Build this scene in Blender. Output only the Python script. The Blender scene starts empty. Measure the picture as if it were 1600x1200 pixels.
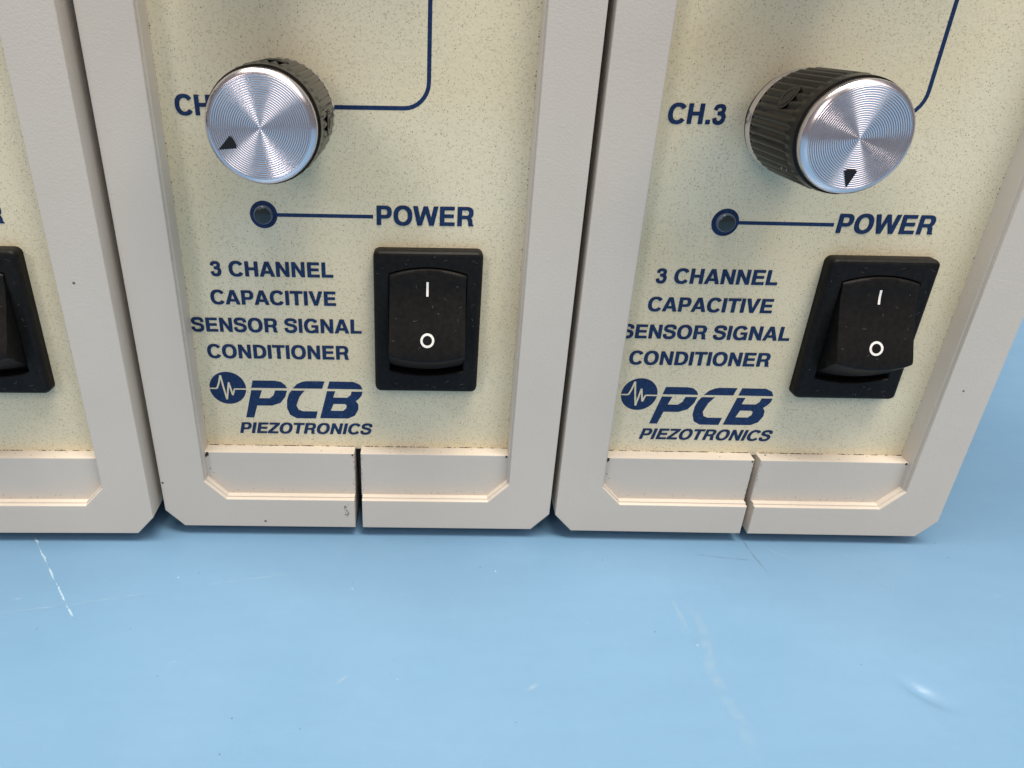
import bpy, bmesh, math, random
from mathutils import Vector, Matrix
from mathutils.geometry import tessellate_polygon

random.seed(7)
scene = bpy.context.scene
K = 0.001                      # everything below is written in millimetres
GAP = 1.8                      # the boxes stand this far off the table on their feet

# ------------------------------------------------------------------ camera
cam = bpy.data.cameras.new('camera')
cam_ob = bpy.data.objects.new('camera', cam)
scene.collection.objects.link(cam_ob)
cam.sensor_width = 36.0
cam.lens = 1075.035 / 1600 * 36.0
cam.shift_x = 132.88 / 1600
cam.shift_y = -57.75 / 1600
cam.clip_start = 0.002
cam.clip_end = 20
cam_ob.location = (9.5651 * K, -87.702 * K, (73.6717 + GAP) * K)
cam_ob.rotation_euler = (1.1296, -0.0166, -0.003)
scene.camera = cam_ob
scene.render.resolution_x, scene.render.resolution_y = 1024, 768

# ------------------------------------------------------------------ room light
world = bpy.data.worlds.new('World')
scene.world = world
world.use_nodes = True
bg = world.node_tree.nodes['Background']
bg.inputs['Color'].default_value = (1.0, 0.93, 0.93, 1)
bg.inputs['Strength'].default_value = 0.20


def area(name, loc, target, sx, sy, power, color):
    l = bpy.data.lights.new(name, 'AREA')
    l.shape = 'RECTANGLE'
    l.size, l.size_y = sx, sy
    l.energy = power
    l.color = color
    o = bpy.data.objects.new(name, l)
    scene.collection.objects.link(o)
    o.location = loc
    o.rotation_euler = (Vector(target) - Vector(loc)).to_track_quat('-Z', 'Y').to_euler()
    return o


# two runs of ceiling tubes above the bench, one overhead, one out in the room
area('ceiling_lamp', (0.0, -0.22, 1.5), (0.05, -0.1, 0), 1.4, 0.40, 43, (1.0, 0.90, 0.77))
area('room_lamp_right', (0.85, -0.95, 1.35), (0, 0, 0.03), 1.3, 1.0, 8, (1.0, 0.92, 0.86))
area('room_lamp_left', (-1.15, -1.5, 1.25), (0, 0, 0.03), 0.45, 0.9, 9.5, (1.0, 0.87, 0.80))

vs = scene.view_settings
vs.view_transform = 'Standard'
vs.look = 'None'
vs.exposure = 0.08
vs.gamma = 1.0
vs.use_curve_mapping = False


# ------------------------------------------------------------------ materials
def new_mat(name):
    m = bpy.data.materials.new(name)
    m.use_nodes = True
    nt = m.node_tree
    return m, nt, nt.nodes['Principled BSDF']


def N(nt, kind, **kw):
    n = nt.nodes.new(kind)
    for k, v in kw.items():
        if k in n.inputs:
            n.inputs[k].default_value = v
        else:
            setattr(n, k, v)
    return n


def ramp(nt, src, stops):
    r = nt.nodes.new('ShaderNodeValToRGB')
    els = r.color_ramp.elements
    while len(els) < len(stops):
        els.new(0.5)
    for e, (p, c) in zip(els, stops):
        e.position = p
        e.color = c if len(c) == 4 else (*c, 1)
    nt.links.new(src, r.inputs[0])
    return r


def mixc(nt, fac, a, b, blend='MIX'):
    n = nt.nodes.new('ShaderNodeMix')
    n.data_type = 'RGBA'
    n.blend_type = blend
    for sock, v in ((0, fac), (6, a), (7, b)):
        if isinstance(v, (int, float)):
            n.inputs[sock].default_value = v
        elif isinstance(v, tuple):
            n.inputs[sock].default_value = (*v, 1)
        else:
            nt.links.new(v, n.inputs[sock])
    return n.outputs[2]


def position(nt):
    return nt.nodes.new('ShaderNodeNewGeometry').outputs['Position']


def noise(nt, pos, scale, detail=2, rough=0.5):
    n = N(nt, 'ShaderNodeTexNoise', Scale=scale, Detail=detail, Roughness=rough)
    nt.links.new(pos, n.inputs['Vector'])
    return n.outputs[0]


def voro(nt, pos, scale):
    n = N(nt, 'ShaderNodeTexVoronoi', Scale=scale)
    nt.links.new(pos, n.inputs['Vector'])
    return n


def bump(nt, bsdf, height, dist, strength=1.0):
    b = N(nt, 'ShaderNodeBump', Strength=strength, Distance=dist)
    nt.links.new(height, b.inputs['Height'])
    nt.links.new(b.outputs[0], bsdf.inputs['Normal'])
    return b


def specks(nt, pos, scale, size, share):
    """0..1 mask: small dots in a given share of voronoi cells"""
    v = voro(nt, pos, scale)
    lt = N(nt, 'ShaderNodeMath', operation='LESS_THAN')
    nt.links.new(v.outputs['Distance'], lt.inputs[0])
    lt.inputs[1].default_value = size
    sep = nt.nodes.new('ShaderNodeSeparateColor')
    nt.links.new(v.outputs['Color'], sep.inputs[0])
    lt2 = N(nt, 'ShaderNodeMath', operation='LESS_THAN')
    nt.links.new(sep.outputs[0], lt2.inputs[0])
    lt2.inputs[1].default_value = share
    mu = N(nt, 'ShaderNodeMath', operation='MULTIPLY')
    nt.links.new(lt.outputs[0], mu.inputs[0])
    nt.links.new(lt2.outputs[0], mu.inputs[1])
    return mu.outputs[0]


def mat_bezel():
    m, nt, b = new_mat('painted_bezel')
    p = position(nt)
    base = ramp(nt, noise(nt, p, 60, 4), [(0.3, (0.60, 0.555, 0.497)), (0.7, (0.632, 0.586, 0.525))]).outputs[0]
    c = mixc(nt, specks(nt, p, 330, 0.07, 0.13), base, (0.14, 0.12, 0.10))
    nt.links.new(c, b.inputs['Base Color'])
    b.inputs['Roughness'].default_value = 0.48
    b.inputs['Specular IOR Level'].default_value = 0.4
    f1 = noise(nt, p, 3400, 3, 0.6)
    f2 = ramp(nt, voro(nt, p, 520).outputs['Distance'], [(0.0, (1, 1, 1)), (0.22, (0, 0, 0))]).outputs[0]
    add = N(nt, 'ShaderNodeMath', operation='MULTIPLY_ADD')
    nt.links.new(f2, add.inputs[0])
    add.inputs[1].default_value = 0.35
    nt.links.new(f1, add.inputs[2])
    bump(nt, b, add.outputs[0], 0.00004, 0.6)
    return m


def mat_panel():
    m, nt, b = new_mat('speckled_cream_panel')
    p = position(nt)
    base = ramp(nt, noise(nt, p, 45, 3), [(0.25, (0.725, 0.635, 0.43)), (0.70, (0.775, 0.73, 0.56))]).outputs[0]
    fine = ramp(nt, noise(nt, p, 3800, 2, 0.7), [(0.26, (0.62, 0.59, 0.54)), (0.44, (1, 1, 1)), (0.8, (1.06, 1.05, 1.03))]).outputs[0]
    c = mixc(nt, 0.8, base, fine, 'MULTIPLY')
    c = mixc(nt, specks(nt, p, 3900, 0.32, 0.18), c, (0.50, 0.44, 0.31))
    c = mixc(nt, specks(nt, p, 2700, 0.20, 0.09), c, (0.28, 0.23, 0.16))
    nt.links.new(c, b.inputs['Base Color'])
    b.inputs['Roughness'].default_value = 0.5
    b.inputs['Specular IOR Level'].default_value = 0.3
    bump(nt, b, noise(nt, p, 2400, 2, 0.6), 0.00004, 0.6)
    return m


def mat_ink():
    m, nt, b = new_mat('navy_print')
    p = position(nt)
    c = ramp(nt, noise(nt, p, 2600, 2, 0.7), [(0.3, (0.005, 0.018, 0.068)), (0.62, (0.008, 0.033, 0.115)), (0.8, (0.03, 0.075, 0.18))]).outputs[0]
    nt.links.new(c, b.inputs['Base Color'])
    b.inputs['Roughness'].default_value = 0.5
    b.inputs['Specular IOR Level'].default_value = 0.3
    bump(nt, b, noise(nt, p, 2400, 2, 0.6), 0.00004, 0.5)
    return m


def mat_black_plastic():
    m, nt, b = new_mat('black_moulded_plastic')
    p = position(nt)
    c = ramp(nt, noise(nt, p, 1500, 2), [(0.35, (0.006, 0.006, 0.006)), (0.7, (0.011, 0.010, 0.010))]).outputs[0]
    c = mixc(nt, specks(nt, p, 1500, 0.11, 0.025), c, (0.11, 0.12, 0.115))
    nt.links.new(c, b.inputs['Base Color'])
    b.inputs['Roughness'].default_value = 0.5
    b.inputs['Specular IOR Level'].default_value = 0.15
    bump(nt, b, noise(nt, p, 3800, 2, 0.6), 0.00003, 0.7)
    return m


def mat_black_anodised():
    m, nt, b = new_mat('black_anodised_skirt')
    p = position(nt)
    c = ramp(nt, noise(nt, p, 900, 2), [(0.3, (0.006, 0.0055, 0.005)), (0.75, (0.013, 0.012, 0.011))]).outputs[0]
    c = mixc(nt, specks(nt, p, 700, 0.10, 0.06), c, (0.35, 0.32, 0.30))
    nt.links.new(c, b.inputs['Base Color'])
    b.inputs['Roughness'].default_value = 0.24
    b.inputs['Specular IOR Level'].default_value = 0.2
    return m


def plain(name, col, rough=0.5, metal=0.0, spec=None):
    m, nt, b = new_mat(name)
    b.inputs['Base Color'].default_value = (*col, 1)
    b.inputs['Roughness'].default_value = rough
    b.inputs['Metallic'].default_value = metal
    if spec is not None:
        b.inputs['Specular IOR Level'].default_value = spec
    return m


def mat_aluminium():
    m, nt, b = new_mat('spun_aluminium')
    p = position(nt)
    r = ramp(nt, noise(nt, p, 700, 3), [(0.3, (0.17, 0.17, 0.17)), (0.75, (0.26, 0.26, 0.26))]).outputs[0]
    nt.links.new(r, b.inputs['Roughness'])
    c = mixc(nt, specks(nt, p, 900, 0.12, 0.04), (0.72, 0.68, 0.73), (0.9, 0.88, 0.88))
    nt.links.new(c, b.inputs['Base Color'])
    b.inputs['Metallic'].default_value = 1.0
    return m


def mat_table():
    m, nt, b = new_mat('blue_bench_mat')
    p = position(nt)
    base = ramp(nt, noise(nt, p, 18, 3, 0.5), [(0.3, (0.133, 0.266, 0.428)), (0.7, (0.153, 0.289, 0.455))]).outputs[0]
    base = mixc(nt, 0.16, base, ramp(nt, noise(nt, p, 420, 4, 0.7), [(0.3, (0.86, 0.87, 0.9)), (0.7, (1.06, 1.06, 1.05))]).outputs[0], 'MULTIPLY')
    mp = N(nt, 'ShaderNodeMapping')
    mp.inputs['Scale'].default_value = (0.35, 1.6, 1)
    mp.inputs['Rotation'].default_value = (0, 0, 0.5)
    nt.links.new(p, mp.inputs['Vector'])
    base = mixc(nt, 0.5, base, ramp(nt, noise(nt, mp.outputs[0], 130, 5, 0.62), [(0.25, (0.93, 0.94, 0.95)), (0.75, (1.05, 1.04, 1.03))]).outputs[0], 'MULTIPLY')
    c = mixc(nt, specks(nt, p, 470, 0.048, 0.20), base, (0.07, 0.12, 0.19))
    c = mixc(nt, specks(nt, p, 420, 0.045, 0.08), c, (0.42, 0.58, 0.72))
    nt.links.new(c, b.inputs['Base Color'])
    rr = ramp(nt, noise(nt, p, 60, 3, 0.5), [(0.2, (0.24, 0.24, 0.24)), (0.8, (0.42, 0.42, 0.42))]).outputs[0]
    nt.links.new(rr, b.inputs['Roughness'])
    b.inputs['Specular IOR Level'].default_value = 0.35
    bump(nt, b, noise(nt, p, 900, 3, 0.6), 0.00002, 0.2)
    return m


def mat_smear(name, col, dens, scale):
    """a rubbed mark that lets the mat show through in places"""
    m, nt, b = new_mat(name)
    p = position(nt)
    b.inputs['Base Color'].default_value = (*col, 1)
    b.inputs['Roughness'].default_value = 0.5
    a = ramp(nt, noise(nt, p, scale, 4, 0.7), [(0.38, (0, 0, 0)), (0.72, (dens, dens, dens))]).outputs[0]
    uv = nt.nodes.new('ShaderNodeAttribute')
    uv.attribute_name = 'fade'
    mu = N(nt, 'ShaderNodeMath', operation='MULTIPLY')
    nt.links.new(a, mu.inputs[0])
    nt.links.new(uv.outputs['Fac'], mu.inputs[1])
    nt.links.new(mu.outputs[0], b.inputs['Alpha'])
    return m


M_BEZEL, M_PANEL, M_INK = mat_bezel(), mat_panel(), mat_ink()
M_PLASTIC, M_SKIRT, M_ALU, M_TABLE = mat_black_plastic(), mat_black_anodised(), mat_aluminium(), mat_table()
M_WHITE = plain('white_print', (0.82, 0.82, 0.80), 0.5)
M_POINTER = plain('black_pointer_paint', (0.006, 0.006, 0.007), 0.35)
M_DARK = plain('black_washer_and_hole_shade', (0.004, 0.004, 0.004), 0.7)  # washer black, also the shade of the screw holes put into colour
M_LENS = plain('smoked_lens', (0.022, 0.032, 0.034), 0.16)
M_COLLAR_GLINT = plain('grey_collar_highlight', (0.09, 0.115, 0.17), 0.25)  # paler than the lens: rim highlight put into the colour
M_RUBBER = plain('black_rubber', (0.02, 0.02, 0.02), 0.8)
M_CASE = plain('case_paint', (0.42, 0.40, 0.38), 0.55)
M_DIRT = plain('dark_grime', (0.035, 0.026, 0.018), 0.8)
M_STAIN = plain('brown_stain', (0.20, 0.15, 0.07), 0.7)
M_LINT = plain('grey_lint', (0.10, 0.095, 0.095), 0.8)
M_SCRATCH = plain('raised_white_burr', (0.34, 0.49, 0.62), 0.6)
M_RUB = mat_smear('pale_rubbed_mark', (0.44, 0.59, 0.69), 0.26, 330)
M_HAIRLINE = mat_smear('pale_hairline', (0.46, 0.62, 0.74), 0.34, 500)
M_BROWN = mat_smear('brown_hairline', (0.14, 0.19, 0.24), 0.45, 500)


# ------------------------------------------------------------------ mesh helpers
def link(name, me, parent=None, mat=None, smooth=False):
    o = bpy.data.objects.new(name, me)
    scene.collection.objects.link(o)
    if mat is not None:
        me.materials.append(mat)
    if smooth:
        for f in me.polygons:
            f.use_smooth = True
    o.parent = parent
    return o


def mesh(name, verts, faces, mat, parent=None, smooth=False):
    me = bpy.data.meshes.new(name)
    me.from_pydata([tuple(c * K for c in v) for v in verts], [], faces)
    me.update()
    return link(name, me, parent, mat, smooth)


def from_bm(name, bm, mat, parent=None, smooth_angle=None):
    bmesh.ops.scale(bm, vec=(K, K, K), verts=bm.verts)
    bmesh.ops.recalc_face_normals(bm, faces=bm.faces)
    me = bpy.data.meshes.new(name)
    bm.to_mesh(me)
    bm.free()
    o = link(name, me, parent, mat)
    if smooth_angle:
        for f in me.polygons:
            f.use_smooth = True
        me.set_sharp_from_angle(angle=math.radians(smooth_angle))
    return o


def prism(outline, y0, y1, bev=0.0, seg=2, back_bev=False):
    """solid with an (x, z) outline between depths y0 (front) and y1"""
    bm = bmesh.new()
    fr = [bm.verts.new((x, y0, z)) for x, z in outline]
    bk = [bm.verts.new((x, y1, z)) for x, z in outline]
    n = len(outline)
    f = bm.faces.new(fr)
    bm.faces.new(bk[::-1])
    for i in range(n):
        j = (i + 1) % n
        bm.faces.new((fr[i], bk[i], bk[j], fr[j]))
    bmesh.ops.recalc_face_normals(bm, faces=bm.faces)
    if bev:
        bmesh.ops.bevel(bm, geom=list(f.edges), offset=bev, segments=seg, profile=0.5, affect='EDGES', clamp_overlap=True)
    return bm


def lathe(prof, n=64, close_ends=(True, True), wob=None):
    """turn a list of (radius, y) about the y axis; wob(k, r, y) may change the radius"""
    V, F = [], []
    for r, y in prof:
        for k in range(n):
            a = 2 * math.pi * k / n
            rr = wob(k, r, y) if wob else r
            V.append((rr * math.cos(a), y, rr * math.sin(a)))
    for i in range(len(prof) - 1):
        for k in range(n):
            k2 = (k + 1) % n
            F.append((i * n + k, i * n + k2, (i + 1) * n + k2, (i + 1) * n + k))
    if close_ends[0]:
        F.append(tuple(range(n - 1, -1, -1)))
    if close_ends[1]:
        F.append(tuple(range((len(prof) - 1) * n, len(prof) * n)))
    return V, F


# ------------------------------------------------------------------ lettering: a bold grotesque drawn from strokes
def ring(cx, cz, rxo, rzo, rxi, rzi, t0=0, t1=360, n=28, e=2.25):
    def pt(rx, rz, t):
        c, s = math.cos(t), math.sin(t)
        return (cx + rx * math.copysign(abs(c) ** (2 / e), c), cz + rz * math.copysign(abs(s) ** (2 / e), s))
    out = []
    for i in range(n):
        a = math.radians(t0 + (t1 - t0) * i / n)
        b = math.radians(t0 + (t1 - t0) * (i + 1) / n)
        out.append([pt(rxi, rzi, a), pt(rxo, rzo, a), pt(rxo, rzo, b), pt(rxi, rzi, b)])
    return out


def spline(pts, per=6):
    P = [pts[0]] + list(pts) + [pts[-1]]
    out = []
    for i in range(1, len(P) - 2):
        p0, p1, p2, p3 = P[i - 1], P[i], P[i + 1], P[i + 2]
        for k in range(per):
            t = k / per
            out.append(tuple(0.5 * (2 * b + (c - a) * t + (2 * a - 5 * b + 4 * c - d) * t * t + (3 * b - a - 3 * c + d) * t ** 3)
                             for a, b, c, d in zip(p0, p1, p2, p3)))
    out.append(tuple(pts[-1]))
    return out


def stroke(path, hw):
    n = len(path)
    hs = hw if callable(hw) else (lambda u: hw)
    L, R = [], []
    for i, (x, z) in enumerate(path):
        ax, az = path[max(0, i - 1)]
        bx, bz = path[min(n - 1, i + 1)]
        dx, dz = bx - ax, bz - az
        l = math.hypot(dx, dz) or 1
        h = hs(i / (n - 1))
        L.append((x - dz / l * h, z + dx / l * h))
        R.append((x + dz / l * h, z - dx / l * h))
    return [[R[i], R[i + 1], L[i + 1], L[i]] for i in range(n - 1)]


def box(x0, x1, z0, z1):
    return [[(x0, z0), (x1, z0), (x1, z1), (x0, z1)]]


S_PATH = spline([(556, 500), (536, 610), (430, 664), (325, 672), (200, 655), (122, 580), (124, 490), (200, 425), (330, 388), (470, 345),
                 (548, 270), (548, 165), (470, 75), (335, 47), (200, 65), (120, 135), (104, 235)])
G3_UP = spline([(92, 505), (130, 612), (262, 652), (375, 612), (404, 520), (368, 430), (285, 394), (200, 392)])
G3_LO = spline([(250, 385), (345, 372), (425, 300), (432, 195), (380, 90), (262, 46), (140, 88), (92, 212)])
GLYPH = {
    'A': (722, [[[(20, 0), (174, 0), (362, 560), (362, 718), (276, 718)]], [[(362, 718), (362, 560), (548, 0), (702, 0), (450, 718)]], box(205, 517, 148, 265)]),
    'C': (722, [ring(386, 359, 342, 378, 195, 252, 36, 324)]),
    'D': (722, [box(76, 226, 0, 718), box(226, 330, 0, 124), box(226, 330, 594, 718), ring(330, 359, 355, 359, 205, 235, -90, 90, 14)]),
    'E': (667, [box(76, 226, 0, 718), box(226, 607, 592, 718), box(226, 580, 303, 427), box(226, 621, 0, 126)]),
    'G': (778, [ring(386, 359, 342, 378, 195, 252, 36, 312), box(404, 709, 281, 396), [[(600, 0), (709, 0), (709, 281), (575, 281), (575, 90)]]]),
    'H': (722, [box(71, 221, 0, 718), box(500, 650, 0, 718), box(221, 500, 303, 429)]),
    'I': (278, [box(64, 214, 0, 718)]),
    'L': (611, [box(76, 226, 0, 718), box(226, 583, 0, 126)]),
    'N': (722, [box(69, 212, 0, 718), box(511, 654, 0, 718), [[(212, 718), (212, 486), (511, 0), (511, 232)]]]),
    'O': (778, [ring(389, 359, 345, 378, 195, 252, 0, 360, 36)]),
    'P': (667, [box(73, 223, 0, 718), box(223, 400, 250, 372), box(223, 400, 596, 718), ring(400, 484, 227, 234, 80, 112, -90, 90, 14)]),
    'R': (722, [box(76, 226, 0, 718), box(226, 420, 270, 388), box(226, 420, 600, 718), ring(420, 494, 237, 224, 90, 106, -90, 90, 14),
                [[(400, 300), (560, 305), (618, 240), (640, 60), (677, 20), (677, 0), (512, 0), (492, 60), (482, 190), (445, 265)]]]),
    'S': (667, [stroke(S_PATH, 68)]),
    'T': (611, [box(14, 598, 592, 718), box(231, 381, 0, 592)]),
    'V': (667, [[[(19, 718), (256, 0), (334, 0), (334, 168), (178, 718)]], [[(334, 168), (334, 0), (412, 0), (648, 718), (490, 718)]]]),
    'W': (944, [[[(7, 718), (170, 0), (318, 0), (160, 718)]], [[(190, 0), (318, 0), (540, 718), (404, 718)]],
                [[(404, 718), (626, 0), (754, 0), (540, 718)]], [[(626, 0), (774, 0), (937, 718), (784, 718)]]]),
    'Z': (611, [box(40, 580, 592, 718), box(28, 583, 0, 126), [[(28, 126), (205, 126), (580, 592), (405, 592)]]]),
    '3': (556, [stroke(G3_UP, 62), stroke(G3_LO, 65)]),
    '.': (278, [box(64, 214, 0, 146)]),
    ' ': (278, []),
}


def flat_polys(name, groups, y, mat, parent, step=0.004, layer=None):
    """thin printed shapes: groups of (x, z) polygons, each group a hair above the one before"""
    V, F = [], []
    for g, polys in enumerate(groups):
        yy = y - step * (g % 5 + (layer[g] if layer else 0))
        for p in polys:
            loops = p if isinstance(p[0][0], (tuple, list)) else [p]
            base = len(V)
            vv = [[Vector((x, z, 0)) for x, z in lp] for lp in loops]
            flat = [q for lp in vv for q in lp]
            V += [(q.x, yy, q.y) for q in flat]
            for a, b, c in tessellate_polygon(vv):
                A, B, C = flat[a], flat[b], flat[c]
                cr = (B.x - A.x) * (C.y - A.y) - (B.y - A.y) * (C.x - A.x)
                if abs(cr) < 1e-9:
                    continue
                F.append((base + a, base + b, base + c) if cr > 0 else (base + a, base + c, base + b))
    return mesh(name, V, F, mat, parent)


def text(body, xl, xr, z, cap, y, parent, name='lettering', slant=0.0):
    pen, items = 0, []
    for ch in body:
        adv, gs = GLYPH[ch]
        items += [[[(x + pen, zz) for x, zz in p] for p in g] for g in gs]
        pen += adv
    xs = [q[0] for g in items for p in g for q in p]
    lo, hi = min(xs), max(xs)
    s, sz = (xr - xl - slant * cap) / (hi - lo), cap / 718
    out = [[[(xl + (x - lo) * s + slant * zz * sz, z + zz * sz) for x, zz in p] for p in g] for g in items]
    bold = []
    for k, (ox, oz) in enumerate(((-0.045, -0.03), (0.045, -0.03), (-0.045, 0.03), (0.045, 0.03))):
        bold += [(k, [[(x + ox, zz + oz) for x, zz in p] for p in g]) for g in out]
    return flat_polys(name, [g for _, g in bold], y, M_INK, parent, 0.003, [k * 5 for k, _ in bold])


# ------------------------------------------------------------------ the table
def make_table():
    dent = (73.8, -28.1)
    xs = [-450 + 20 * i for i in range(20)] + [-60 + 3.5 * i for i in range(52)] + [130 + 22 * i for i in range(16)]
    ys = [-320 + 20 * i for i in range(13)] + [-60 + 2.5 * i for i in range(32)] + [25 + 25 * i for i in range(18)]
    xs += [dent[0] + 0.4 * i for i in range(-14, 15)]
    ys += [dent[1] + 0.4 * i for i in range(-14, 15)]
    xs, ys = sorted(set(xs)), sorted(set(ys))
    V, F = [], []
    for yy in ys:
        for x in xs:
            u, v = x - dent[0], yy - dent[1]
            p, q = u * 0.70 - v * 0.71, u * 0.71 + v * 0.70
            h = -0.62 * math.exp(-(p / 2.4) ** 2 - (q / 1.0) ** 2)
            amp = min(1, max(0, (-4 - yy) / 10))
            h += amp * 0.17 * (math.sin(x / 19 + 0.7) * math.sin(yy / 13 + 1.1) - 1)
            V.append((x, yy, min(h, 0.12)))
    nx = len(xs)
    for j in range(len(ys) - 1):
        for i in range(nx - 1):
            a = j * nx + i
            F.append((a, a + 1, a + nx + 1, a + nx))
    t = mesh('table', V, F, M_TABLE, None, True)
    t['kind'] = 'structure'
    t['label'] = 'scuffed light blue bench mat under the instrument boxes'
    return t


table = make_table()


def table_z(x, y):
    amp = min(1, max(0, (-4 - y) / 10))
    return amp * 0.17 * (math.sin(x / 19 + 0.7) * math.sin(y / 13 + 1.1) - 1)


def ribbon(name, pts, width, mat, lift=0.03, rag=0.0, fade=True, per=14, label=None):
    """a thin mark lying on the mat along a path"""
    path = spline(pts, per)
    n = len(path)
    V, F, A = [], [], []
    rnd = random.Random(len(pts) * 31 + int(pts[0][0]))
    wander = 0.0
    for i, (x, y) in enumerate(path):
        ax, ay = path[max(0, i - 1)]
        bx, by = path[min(n - 1, i + 1)]
        dx, dy = bx - ax, by - ay
        l = math.hypot(dx, dy)
        nx_, ny_ = -dy / l, dx / l
        w = width
        off = 0.0
        if rag:
            wander = 0.7 * wander + rnd.uniform(-0.3, 0.3)
            w = width * max(0.12, 0.55 + 0.45 * math.sin(i * 0.37) + rnd.uniform(-0.45, 0.6))
            off = rag * width * wander
        u = i / (n - 1)
        f = min(1, 5 * u, 5 * (1 - u))
        for s, a in ((-1, 0), (-0.4, 1), (0.4, 1), (1, 0)):
            px, py = x + nx_ * (s * w / 2 + off), y + ny_ * (s * w / 2 + off)
            z = table_z(px, py) + lift + (rag * 0.10 * rnd.random() if abs(s) < 1 else 0)
            V.append((px, py, z))
            A.append((a if fade else 1) * f)
    for i in range(n - 1):
        for k in range(3):
            a = i * 4 + k
            F.append((a, a + 4, a + 5, a + 1))
    o = mesh(name, V, F, mat, table)
    at = o.data.attributes.new('fade', 'FLOAT', 'POINT')
    at.data.foreach_set('value', A)
    if label:
        o['label'] = label
    return o


ribbon('scratch', [(-51.4, -1.3), (-47.3, -6.3), (-42.7, -11.8), (-38.3, -17.1)], 0.24, M_SCRATCH, 0.02, 0.75, False, 26, 'long ragged white scratch in the mat')
ribbon('hairline_scratch', [(-49.8, -16.7), (-38.7, -14.6), (-27.4, -12.0)], 0.35, M_HAIRLINE, 0.02)
ribbon('hairline_scratch', [(-22.4, -11.0), (-8.2, -8.2)], 0.3, M_HAIRLINE, 0.02)
ribbon('rub_mark', [(48.8, -11.8), (49.5, -17.9), (48.2, -24.3), (48.4, -28.9), (48.9, -33.3), (47.7, -37.5)], 2.1, M_RUB, 0.02)
ribbon('rub_mark', [(46.7, -12.5), (47.1, -17.1), (46.5, -21.1)], 1.0, M_RUB, 0.03)
ribbon('hairline_scratch', [(62.5, 0.6), (62.7, -3.1), (63.5, -7.9)], 0.35, M_BROWN, 0.02)
ribbon('hairline_scratch', [(53.4, -3.3), (58.1, -4.1), (62.5, -4.6)], 0.3, M_BROWN, 0.025)
ribbon('hairline_scratch', [(64.2, -0.8), (68.3, -4.3)], 0.4, M_HAIRLINE, 0.02)
for (x, y, dx, dy, w) in ((-0.4, -27.2, 1.3, 1.2, 0.5), (22.6, -28.9, 2.6, 2.1, 0.7), (109.2, 5.7, 1.8, -0.6, 0.5), (95.0, -11.4, 2.0, 0.0, 0.5),
                          (-49.2, -14.6, 2.2, 1.0, 0.5), (32.5, -16.0, 1.2, -1.6, 0.3), (-22.5, -24.5, 1.2, 0.3, 0.4), (7.0, -12.4, 0.7, 0.1, 0.4)):
    ribbon('scuff', [(x, y), (x + dx, y + dy)], w, M_HAIRLINE, 0.02)


# ------------------------------------------------------------------ one signal conditioner with its parts
HALF, DP, DL = 30.5, 3.312, 1.339
KX, KZ = -7.2, 63.53
G = GAP


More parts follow.
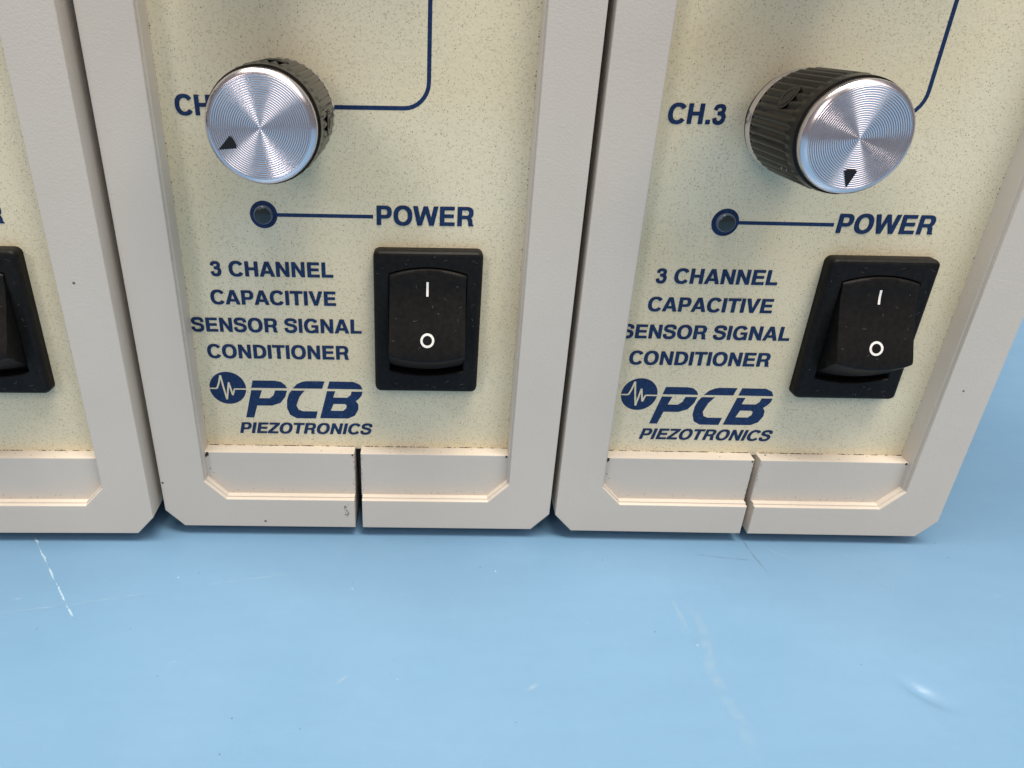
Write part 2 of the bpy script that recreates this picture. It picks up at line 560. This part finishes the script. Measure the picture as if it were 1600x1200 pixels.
def make_knob(name='control_knob'):
    """origin on the panel at the shaft, pointer along +x of the knob; y negative comes out of the panel"""
    n_fl, per = 40, 6
    # panel surface at local y = 0; fluted grip, then a smooth black shoulder behind the bright cap
    prof = [(5.2, -3.95), (5.9, -3.98), (6.12, -4.1), (6.22, -4.4), (6.25, -4.8), (6.25, -8), (6.25, -12.9), (6.22, -13.3), (6.12, -13.6), (6.10, -14.6), (6.06, -14.95), (5.7, -15.05)]

    def wob(k, r, y):
        d = 0.0
        if -13.4 < y < -3.97:
            ph = 2 * math.pi * (k % per) / per
            d = 0.24 * (1 - (0.5 + 0.5 * math.cos(ph)) ** 0.7)
        return r - d
    V, F = lathe(prof, n_fl * per, wob=wob)
    sk = mesh(name, V, F, M_SKIRT, None)
    for f in sk.data.polygons:
        f.use_smooth = True
    sk.data.set_sharp_from_angle(angle=math.radians(35))
    y0 = -16.5                                                   # plane of the front face
    # spun face: concentric tool marks, then the bright turned edge
    cp = []
    pitch, rmax = 0.225, 5.2
    m = int(rmax / pitch)
    for i in range(m):
        for k in range(8):
            r = 0.02 + (i + k / 8) * pitch
            cp.append((r, y0 + 0.029 * math.cos(2 * math.pi * k / 8)))
    cp += [(rmax, y0), (rmax + 0.06, y0 + 0.02), (5.72, y0 + 0.42), (5.80, y0 + 0.55), (5.82, y0 + 0.75), (5.82, y0 + 1.45)]
    V, F = lathe(cp, 160, (True, False))
    cap = mesh('face_cap', V, F, M_ALU, sk)
    for f in cap.data.polygons:
        f.use_smooth = True
    cap.data.set_sharp_from_angle(angle=math.radians(60))
    # rear ring and the black washer behind it
    V, F = lathe([(4.5, -3.99), (6.04, -3.99), (6.10, -3.85), (6.10, -2.80), (5.98, -2.65), (4.5, -2.65)], 96)
    r_ = mesh('rear_ring', V, F, M_ALU, sk, True)
    r_.data.set_sharp_from_angle(angle=math.radians(30))
    V, F = lathe([(3.0, -2.75), (5.95, -2.75), (5.95, -2.2), (4.6, -2.2), (4.6, 1.05), (3.0, 1.05)], 64)
    mesh('washer', V, F, M_DARK, sk)
    # pointer: a painted triangle, tip outwards
    flat_polys('pointer_mark', [[[(5.02, 0.02), (3.20, 0.70), (3.05, 0.0), (3.20, -0.70)]]], y0 - 0.06, M_POINTER, sk)
    # set screw holes on the flank, shade painted as a black disc and ring
    for ang in (237, 152):
        a = math.radians(ang)
        V, F = [], []
        rows = [(0.56, 6.10), (0.66, 6.28), (1.12, 6.30), (1.24, 6.12)]
        nn = 24
        for rr, h in rows:
            for k in range(nn):
                t = 2 * math.pi * k / nn
                dz, dy = rr * math.cos(t), rr * math.sin(t)
                hh = h - 6.24 + math.sqrt(6.24 ** 2 - dz * dz)
                V.append((hh, dy - 9.9, dz))
        for i in range(len(rows) - 1):
            for k in range(nn):
                F.append((i * nn + k, i * nn + (k + 1) % nn, (i + 1) * nn + (k + 1) % nn, (i + 1) * nn + k))
        ca, sa = math.cos(a), math.sin(a)
        V = [(x * ca - z * sa, y, x * sa + z * ca) for x, y, z in V]
        mesh('screw_collar', V, F, M_SKIRT, sk, True)
        gv = []
        for rr in (1.10, 1.50):
            for k in range(nn):
                t = 2 * math.pi * k / nn
                dz = rr * math.cos(t)
                gv.append((math.sqrt(6.268 ** 2 - dz * dz), rr * math.sin(t) - 9.9, dz))
        mesh('recess_shade_ring', [(x * ca - z * sa, y, x * sa + z * ca) for x, y, z in gv], [(k, (k + 1) % nn, nn + (k + 1) % nn, nn + k) for k in range(nn)], M_DARK, sk)
        V2 = [(6.25, 0.66 * math.sin(2 * math.pi * k / 12) - 9.9, 0.66 * math.cos(2 * math.pi * k / 12)) for k in range(12)]
        V2 += [(6.05, y, z) for _, y, z in V2]
        F2 = [tuple(range(12)), tuple(range(23, 11, -1))] + [(k, (k + 1) % 12, 12 + (k + 1) % 12, 12 + k) for k in range(12)]
        mesh('screw_hole_shade', [(x * ca - z * sa, y, x * sa + z * ca) for x, y, z in V2], F2, M_DARK, sk)
    return sk


def place_knob(k, parent, z, angle):
    k.parent = parent
    k.location = (KX * K, (DP - 0.95) * K, (z + G) * K)
    k.rotation_euler = (0, -math.radians(angle), 0)


def make_switch(parent):
    xc, w, z0, z1 = 10.5, 15.0, 24.15, 45.75
    yf = DP - 1.95
    rad = 0.9

    def rrect(ins, y):
        pts = []
        for cx, cz, a0 in ((xc + w / 2 - rad, z1 - rad, 0), (xc - w / 2 + rad, z1 - rad, 90), (xc - w / 2 + rad, z0 + rad, 180), (xc + w / 2 - rad, z0 + rad, 270)):
            for k in range(6):
                a = math.radians(a0 + 18 * k)
                pts.append((cx + (rad - ins) * math.cos(a), y, cz + (rad - ins) * math.sin(a)))
        return pts
    ox0, ox1, ot, ob = 5.18, 15.82, 42.55, 27.75

    def opening(grow, y):
        pts = []
        for k in range(11):
            u = 1 - 2 * k / 10
            pts.append((xc + u * (5.32 + grow), y, ot + grow + 0.95 * (1 - u * u)))
        for k in range(11):
            u = -1 + 2 * k / 10
            pts.append((xc + u * (5.32 + grow), y, ob - grow - 0.75 * (1 - u * u)))
        return pts
    bm = bmesh.new()
    loops = [rrect(0.0, DP + 0.3), rrect(0.0, yf + 0.75), rrect(0.10, yf + 0.35), rrect(0.33, yf + 0.08), rrect(0.62, yf)]
    L = [[bm.verts.new((x, y, z + G)) for x, y, z in lp] for lp in loops]
    for a, b in zip(L, L[1:]):
        n = len(a)
        for i in range(n):
            bm.faces.new((a[i], a[(i + 1) % n], b[(i + 1) % n], b[i]))
    inner = [[bm.verts.new((x, y, z + G)) for x, y, z in lp] for lp in (opening(0.12, yf), opening(0.0, yf + 0.14), opening(0.0, yf + 1.8))]
    for a, b in zip(inner, inner[1:]):
        n = len(a)
        for i in range(n):
            bm.faces.new((a[i], a[(i + 1) % n], b[(i + 1) % n], b[i]))
    bm.faces.new(inner[-1])
    ed = []
    for lp in (L[-1], inner[0]):
        n = len(lp)
        for i in range(n):
            e = bm.edges.get((lp[i], lp[(i + 1) % n]))
            ed.append(e)
    bmesh.ops.triangle_fill(bm, use_beauty=True, use_dissolve=False, edges=ed)
    sw = from_bm('power_switch', bm, M_PLASTIC, parent)

    # the rocker: pressed in at the top, standing proud at the bottom
    def prof(b):
        return [(3.4, 42.40 + 0.9 * b), (1.35, 42.45 + 0.9 * b), (1.12, 42.33 + 0.9 * b), (1.0, 42.05 + 0.85 * b), (0.90, 41.0 + 0.5 * b), (0.78, 40.3 + 0.2 * b), (0.05, 38.1),
                (-0.85, 35.9), (-1.62, 34.1), (-2.20, 32.9 - 0.6 * b), (-2.42, 32.3 - 0.85 * b), (-2.46, 32.05 - 0.9 * b), (-2.36, 31.85 - 0.9 * b), (-2.1, 31.65 - 0.9 * b),
                (-0.6, 30.4 - 0.85 * b), (0.8, 29.2 - 0.8 * b), (1.7, 28.75 - 0.75 * b), (3.4, 28.5 - 0.7 * b)]
    cols, V, F = 17, [], []
    npf = len(prof(0))
    for c in range(cols):
        u = -1 + 2 * c / (cols - 1)
        u = math.copysign(abs(u) ** 0.85, u)
        b = 1 - u * u
        edge = max(0.0, abs(u) - 0.955) / 0.045
        for i, (y, z) in enumerate(prof(b)):
            V.append((xc + u * 5.25, y + 0.16 * edge * edge, z + G))
    for c in range(cols - 1):
        for i in range(npf - 1):
            a = c * npf + i
            F.append((a, a + 1, a + npf + 1, a + npf))
    # side cheeks
    for c in (0, cols - 1):
        base = len(V)
        for i in range(npf):
            x, y, z = V[c * npf + i]
            V.append((x, 3.4, z))
        for i in range(npf - 1):
            q = (c * npf + i, base + i, base + i + 1, c * npf + i + 1)
            F.append(q if c == 0 else q[::-1])
    rk = mesh('rocker', V, F, M_PLASTIC, sw, True)
    bmr = bmesh.new()
    bmr.from_mesh(rk.data)
    bmesh.ops.recalc_face_normals(bmr, faces=bmr.faces)
    bmr.to_mesh(rk.data)
    bmr.free()
    for f in rk.data.polygons:
        f.use_smooth = True
    rk.data.set_sharp_from_angle(angle=math.radians(42))

    P0 = prof(1.0)

    def surf(z):
        for (ya, za), (yb, zb) in zip(P0, P0[1:]):
            if zb <= z <= za and ya < 1.3:
                t = (za - z) / (za - zb)
                return ya + (yb - ya) * t
        return 1.0
    # I and O
    V, F = [], []
    zs = [41.62 - 1.95 * i / 6 for i in range(7)]
    for z in zs:
        for s in (-0.155, 0.155):
            V.append((xc - 0.05 + s, surf(z) - 0.035, z + G))
    for i in range(6):
        F.append((2 * i, 2 * i + 2, 2 * i + 3, 2 * i + 1))
    mesh('on_mark', V, F, M_WHITE, sw)
    V, F = [], []
    zc, st = 34.0, 1.08
    for k in range(40):
        a = 2 * math.pi * k / 40
        for r in (0.65, 0.96):
            z = zc + r * math.sin(a) * 0.99
            V.append((xc + 0.03 + r * math.cos(a), surf(z) - 0.035, z + G))
    for k in range(40):
        j = (k + 1) % 40
        F.append((2 * k, 2 * k + 1, 2 * j + 1, 2 * j))
    mesh('off_mark', V, F, M_WHITE, sw)
    # lint clinging to the black plastic
    rnd = random.Random(5)
    V, F = [], []
    for i in range(30):
        if rnd.random() < 0.6:
            while True:
                x, z = rnd.uniform(xc - 6.9, xc + 6.9), rnd.uniform(24.8, 45.1)
                if abs(x - xc) > 5.7 or z > 43.9 or z < 26.6:
                    break
            yfun = lambda zz: yf - 0.02
        else:
            x, z = rnd.uniform(xc - 4.8, xc + 4.8), rnd.uniform(32.6, 41.4)
            yfun = lambda zz: surf(zz) - 0.03
        l, a, cv = rnd.uniform(0.15, 0.6), rnd.uniform(0, 6.28), rnd.uniform(-2.5, 2.5)
        pth = []
        for s in range(6):
            pth.append((x, z))
            x += l / 5 * math.cos(a)
            z += l / 5 * math.sin(a)
            a += cv / 5
        for q in stroke(pth, rnd.uniform(0.014, 0.028)):
            b = len(V)
            V += [(px, yfun(pz) - 0.01, pz + G) for px, pz in q]
            F.append((b, b + 1, b + 2, b + 3))
    li = mesh('lint', V, F, M_LINT, sw)
    li['kind'] = 'stuff'
    return sw


def zshift(polys):
    return [[(x, z + G) for x, z in p] for p in polys]


def make_unit():
    root = bpy.data.objects.new('signal_conditioner', None)
    root.empty_display_size = 0.02
    scene.collection.objects.link(root)
    H = 159.0
    # case behind the front frame and its feet
    from_bm('case', prism([(-29.3, 1.6 + G), (29.3, 1.6 + G), (29.3, H - 1.6 + G), (-29.3, H - 1.6 + G)], 9.0, 180, 0.6), M_CASE, root)
    for fx in (-22, 22):
        for fy in (24, 164):
            V, F = lathe([(4.2, 0.0), (4.5, 0.4), (4.5, 1.2), (4.0, 1.65 + G)], 24)
            mesh('foot', [(x + fx, -z + fy, y) for x, y, z in V], F, M_RUBBER, root)
    # front frame: one band bent round the panel, its ends meeting at the slot under it
    sl, sr = -0.46, 0.72
    xi, xi2, zb, zc, cx, cz = 23.43, 20.45, 5.6, 8.79, 27.75, 3.04
    st_ = 0.24                                   # the front lip steps back a little round the opening

    def band(grow, ins):
        a, a2, b, c = xi + grow, xi2 + grow * 0.4, zb - grow, zc - grow * 0.4
        h, x2, z2 = HALF - ins, cx - ins * 0.4, cz + ins * 0.4
        return [(sl, ins), (sl, b), (-a2, b), (-a, c), (-a, H - c), (-a2, H - b), (a2, H - b), (a, H - c), (a, c), (a2, b), (sr, b), (sr, ins),
                (x2, ins), (h, z2), (h, H - z2), (x2, H - ins), (-x2, H - ins), (-h, H - z2), (-h, z2), (-x2, ins)]
    bmz = prism([(x, z + G) for x, z in band(st_, 0)], 0.0, 0.62, 0.12, 2)
    tmp = bpy.data.meshes.new('tmp')
    bm2 = prism([(x + (-0.012 if x == sl else 0.012 if x == sr else 0), z + G) for x, z in band(0, 0.02)], 0.58, 12.0, 0.05, 1)
    bm2.to_mesh(tmp)
    bm2.free()
    bmz.from_mesh(tmp)
    bpy.data.meshes.remove(tmp)
    bz = from_bm('front_bezel', bmz, M_BEZEL, root)
    # ledge in two halves below the panel
    zt = 13.254
    lo = [(sl + 0.05, zb - 0.25), (sl + 0.05, zt), (-xi - 0.2, zt), (-xi - 0.2, zc - 0.2), (-xi2 - 0.1, zb - 0.25)]
    ro = [(xi2 + 0.1, zb - 0.25), (xi + 0.2, zc - 0.2), (xi + 0.2, zt), (0.57, zt), (0.57, zb - 0.25)]
    for o_ in (lo, ro):
        from_bm('ledge', prism([(x, z + G) for x, z in o_], DL, DP + 1.2, 0.13, 2), M_BEZEL, bz)
    # grime along the joints
    rnd = random.Random(11)
    V, F = [], []

    def blob(x, y, z, r, axis):
        n = 7
        b = len(V)
        for k in range(n):
            a = 2 * math.pi * k / n
            rr = r * rnd.uniform(0.5, 1.2)
            u, v = rr * math.cos(a), rr * math.sin(a)
            if axis == 'y':
                V.append((x + u, y, z + v + G))
            elif axis == 'z':
                V.append((x + u, y + v, z + G))
            else:
                V.append((x, y + u, z + v + G))
        F.append(tuple(range(b, b + n)))
    for k in range(90):
        x = rnd.uniform(-23.2, 23.2)
        if sl - 0.2 < x < 0.8:
            continue
        for d_ in range(rnd.randint(1, 7)):
            blob(x + d_ * 0.16, DP - 0.015, zt + rnd.uniform(0.0, 0.05), rnd.uniform(0.05, 0.14), 'y')
    for k in range(70):
        blob(-xi + rnd.uniform(0, 0.06), DP - 0.015, rnd.uniform(13.4, 110), rnd.uniform(0.04, 0.11), 'y')
        blob(xi - rnd.uniform(0, 0.06), DP - 0.015, rnd.uniform(13.4, 110), rnd.uniform(0.04, 0.11), 'y')
    for k in range(40):
        blob(rnd.choice((sl - 0.05, 0.75)) + rnd.uniform(-0.12, 0.12), DL - 0.012, rnd.uniform(6.2, 13.2), rnd.uniform(0.03, 0.09), 'y')
    for k in range(26):
        blob(rnd.uniform(-20, 20), DL - 0.012, rnd.uniform(5.75, 6.5), rnd.uniform(0.03, 0.09), 'y')
        blob(rnd.uniform(-22, 22), rnd.uniform(DL + 0.3, DP - 0.1), zt + 0.012, rnd.uniform(0.04, 0.10), 'z')
    for (x, z, r) in ((-23.1, 12.9, 0.34), (-23.25, 12.6, 0.28), (23.1, 13.0, 0.22), (-22.9, 10.2, 0.12), (-22.4, 9.4, 0.10), (-0.7, 13.0, 0.2)):
        blob(x, DL - 0.014, z, r, 'y')
    g = mesh('grime', V, F, M_DIRT, bz)
    g['kind'] = 'stuff'

    # printed panel
    pn = from_bm('front_panel', prism([(-24.4, 12.9 + G), (24.4, 12.9 + G), (24.4, 150.5 + G), (-24.4, 150.5 + G)], DP, DP + 1.5), M_PANEL, root)
    yp = DP - 0.015
    text('CH.3', -21.55, -14.37, 62.6 + G, 2.42, yp, pn)
    text('POWER', 3.52, 16.5, 48.86 + G, 2.58, yp, pn)
    text('3 CHANNEL', -19.65, -2.72, 41.23 + G, 2.16, yp, pn)
    text('CAPACITIVE', -20.12, -2.50, 37.0 + G, 2.13, yp, pn)
    text('SENSOR SIGNAL', -23.38, 1.02, 32.73 + G, 2.16, yp, pn)
    text('CONDITIONER', -21.58, -0.94, 28.48 + G, 2.2, yp, pn)
    text('PIEZOTRONICS', -18.14, 2.42, 15.56 + G, 1.9, yp, pn, 'lettering', 0.23)
    P1 = [(-15.44, 24.79), (-12.13, 24.79), (-11.25, 24.61), (-10.65, 24.1), (-10.36, 23.52), (-15.76, 23.52)]
    P2 = [(-15.8, 23.13), (-14.18, 23.13), (-14.69, 21.76), (-13.14, 21.77), (-12.53, 22.26), (-12.21, 23.13), (-10.41, 23.13), (-10.74, 22.05), (-11.52, 20.99), (-12.85, 20.48), (-15.11, 20.48), (-15.77, 18.35), (-17.0, 18.35)]
    C1 = [(-4.68, 24.79), (-5.1, 23.52), (-9.54, 23.52), (-8.85, 24.27), (-8.06, 24.66), (-7.41, 24.79)]
    C2 = [(-9.74, 23.15), (-7.76, 23.15), (-8.6, 22.08), (-9.14, 20.58), (-8.87, 19.83), (-8.24, 19.57), (-5.97, 19.57), (-6.3, 18.3), (-9.23, 18.3), (-10.24, 18.91), (-10.62, 20.11), (-10.53, 21.46), (-10.2, 22.5)]
    B1 = [(-3.97, 24.79), (-0.39, 24.76), (0.62, 24.27), (0.98, 23.5), (-4.33, 23.52)]
    B2 = [(-4.4, 23.13), (-3.14, 23.13), (-3.5, 22.03), (-1.38, 22.03), (-0.85, 22.49), (-0.7, 23.1), (0.97, 23.1), (0.78, 22.37), (0.3, 21.77), (-0.1, 21.46), (0.27, 20.87), (0.25, 19.97), (-0.3, 18.9), (-1.37, 18.36), (-5.66, 18.36)]
    Bh = [(-3.49, 20.91), (-1.8, 20.91), (-1.5, 20.7), (-1.62, 20.15), (-2.1, 19.71), (-3.98, 19.71)]
    s = lambda p: [(x, z + G) for x, z in p]
    for pieces in ([s(P1), s(P2)], [s(C1), s(C2)], [s(B1), [s(B2), s(Bh)]]):
        flat_polys('logo_letter', [pieces], yp, M_INK, pn)
    cx0, cz0, cr = -19.27, 23.45, 2.74
    flat_polys('logo_disc', [[[(cx0 + cr * math.cos(2 * math.pi * k / 48), cz0 + G + cr * math.sin(2 * math.pi * k / 48)) for k in range(48)]]], yp, M_INK, pn)
    wave = [(-21.98, 23.36), (-20.9, 23.36), (-20.54, 24.24), (-20.18, 25.6), (-19.87, 23.38), (-19.57, 21.5), (-19.05, 24.41), (-18.64, 22.22), (-18.3, 23.3), (-16.5, 23.3)]
    wv = []
    for a, b in zip(wave, wave[1:]):
        wv.append(stroke([(a[0], a[1] + G), (b[0], b[1] + G)], 0.13 if abs(a[1] - b[1]) > 0.3 else 0.11))
    flat_polys('logo_wave', wv, yp - 0.012, M_PANEL, pn, 0.003)
    # signal line from the knob round the corner and up, and the one from the lamp
    pth = [(-2.5, 63.83), (7.1, 63.83)] + [(7.1 + 3.1 * math.sin(t * math.pi / 2), 66.93 - 3.1 * math.cos(t * math.pi / 2)) for t in [i / 8 for i in range(1, 9)]] + [(10.2, 130)]
    flat_polys('signal_line', [stroke(s(pth), 0.26)], yp, M_INK, pn)
    flat_polys('lamp_line', [stroke(s([(-10.1, 49.98), (3.02, 49.94)]), 0.25)], yp, M_INK, pn)
    flat_polys('lamp_ring', [ring(-11.65, 50.0 + G, 1.84, 1.88, 1.22, 1.26, 0, 360, 40, 2)], yp - 0.008, M_INK, pn)
    # indicator lamp: collar added, its paler colour stands in for the edge highlight
    V, F = lathe([(1.30, 0.3), (1.30, -0.30), (1.24, -0.50), (1.15, -0.60), (1.08, -0.62), (1.06, 0.3)], 40, (False, False))
    lamp = mesh('indicator_lamp', [(x - 11.65, y + DP, z + 50.0 + G) for x, y, z in V], F, M_COLLAR_GLINT, root, True)
    V, F = lathe([(1.10, -0.3), (1.09, -0.60), (0.95, -0.68), (0.5, -0.74), (0.05, -0.75)], 40)
    mesh('lens', [(x - 11.65, y + DP, z + 50.0 + G) for x, y, z in V], F, M_LENS, lamp, True)
    make_switch(root)
    k = make_knob()
    place_knob(k, root, KZ, 269)
    k2 = copy_tree(k, root)
    place_knob(k2, root, KZ + 26, 240)
    return root


def copy_tree(o, parent=None):
    c = o.copy()
    scene.collection.objects.link(c)
    c.parent = parent
    for ch in list(o.children):
        copy_tree(ch, c)
    return c


def place(root, x, y, yaw, label, knob_angles):
    root.location = (x * K, y * K, 0)
    root.rotation_euler = (0, 0, yaw)
    root['label'] = label
    root['category'] = 'signal conditioner'
    root['group'] = 'signal conditioner boxes standing side by side'
    knobs = sorted([c for c in root.children if c.name.startswith('control_knob')], key=lambda c: c.location.z)
    for kn, a in zip(knobs, knob_angles):
        kn.rotation_euler = (0, -math.radians(a), 0)


unit = make_unit()
unit_r = copy_tree(unit)
unit_l = copy_tree(unit)
place(unit, 0, 0, 0, 'grey signal conditioner box between two others, its knob pointer aimed to lower left', (206, 230))
place(unit_r, 61.934, -0.456, -0.0091, 'grey signal conditioner box with knob pointer straight down and set screw hole showing', (269, 250))
place(unit_l, -62.227, -2.338, 0.0125, 'grey signal conditioner box standing behind the long white scratch in the mat', (220, 200))
# the left box has its printed panel and switch seated a touch off centre
for ch in unit_l.children:
    if ch.name.split('.')[0] in ('front_panel', 'power_switch', 'indicator_lamp'):
        ch.location.x += 0.5 * K
# a brown smudge beside the slot of the middle box only
rnd = random.Random(3)
V, F = [], []
for k in range(16):
    x, z, r = -1.75 + rnd.uniform(-0.35, 0.35), 3.0 + rnd.uniform(-1.8, 1.6), rnd.uniform(0.06, 0.20)
    b = len(V)
    for j in range(8):
        a = 2 * math.pi * j / 8
        rr = r * rnd.uniform(0.4, 1.1)
        V.append((x + rr * math.cos(a) * 0.8, -0.008 - 0.001 * k, z + rr * math.sin(a) * 1.4 + G))
    F.append(tuple(range(b, b + 8)))
bez = [c for c in unit.children if c.name.startswith('front_bezel')][0]
st = mesh('smudge', V, F, M_STAIN, bez)
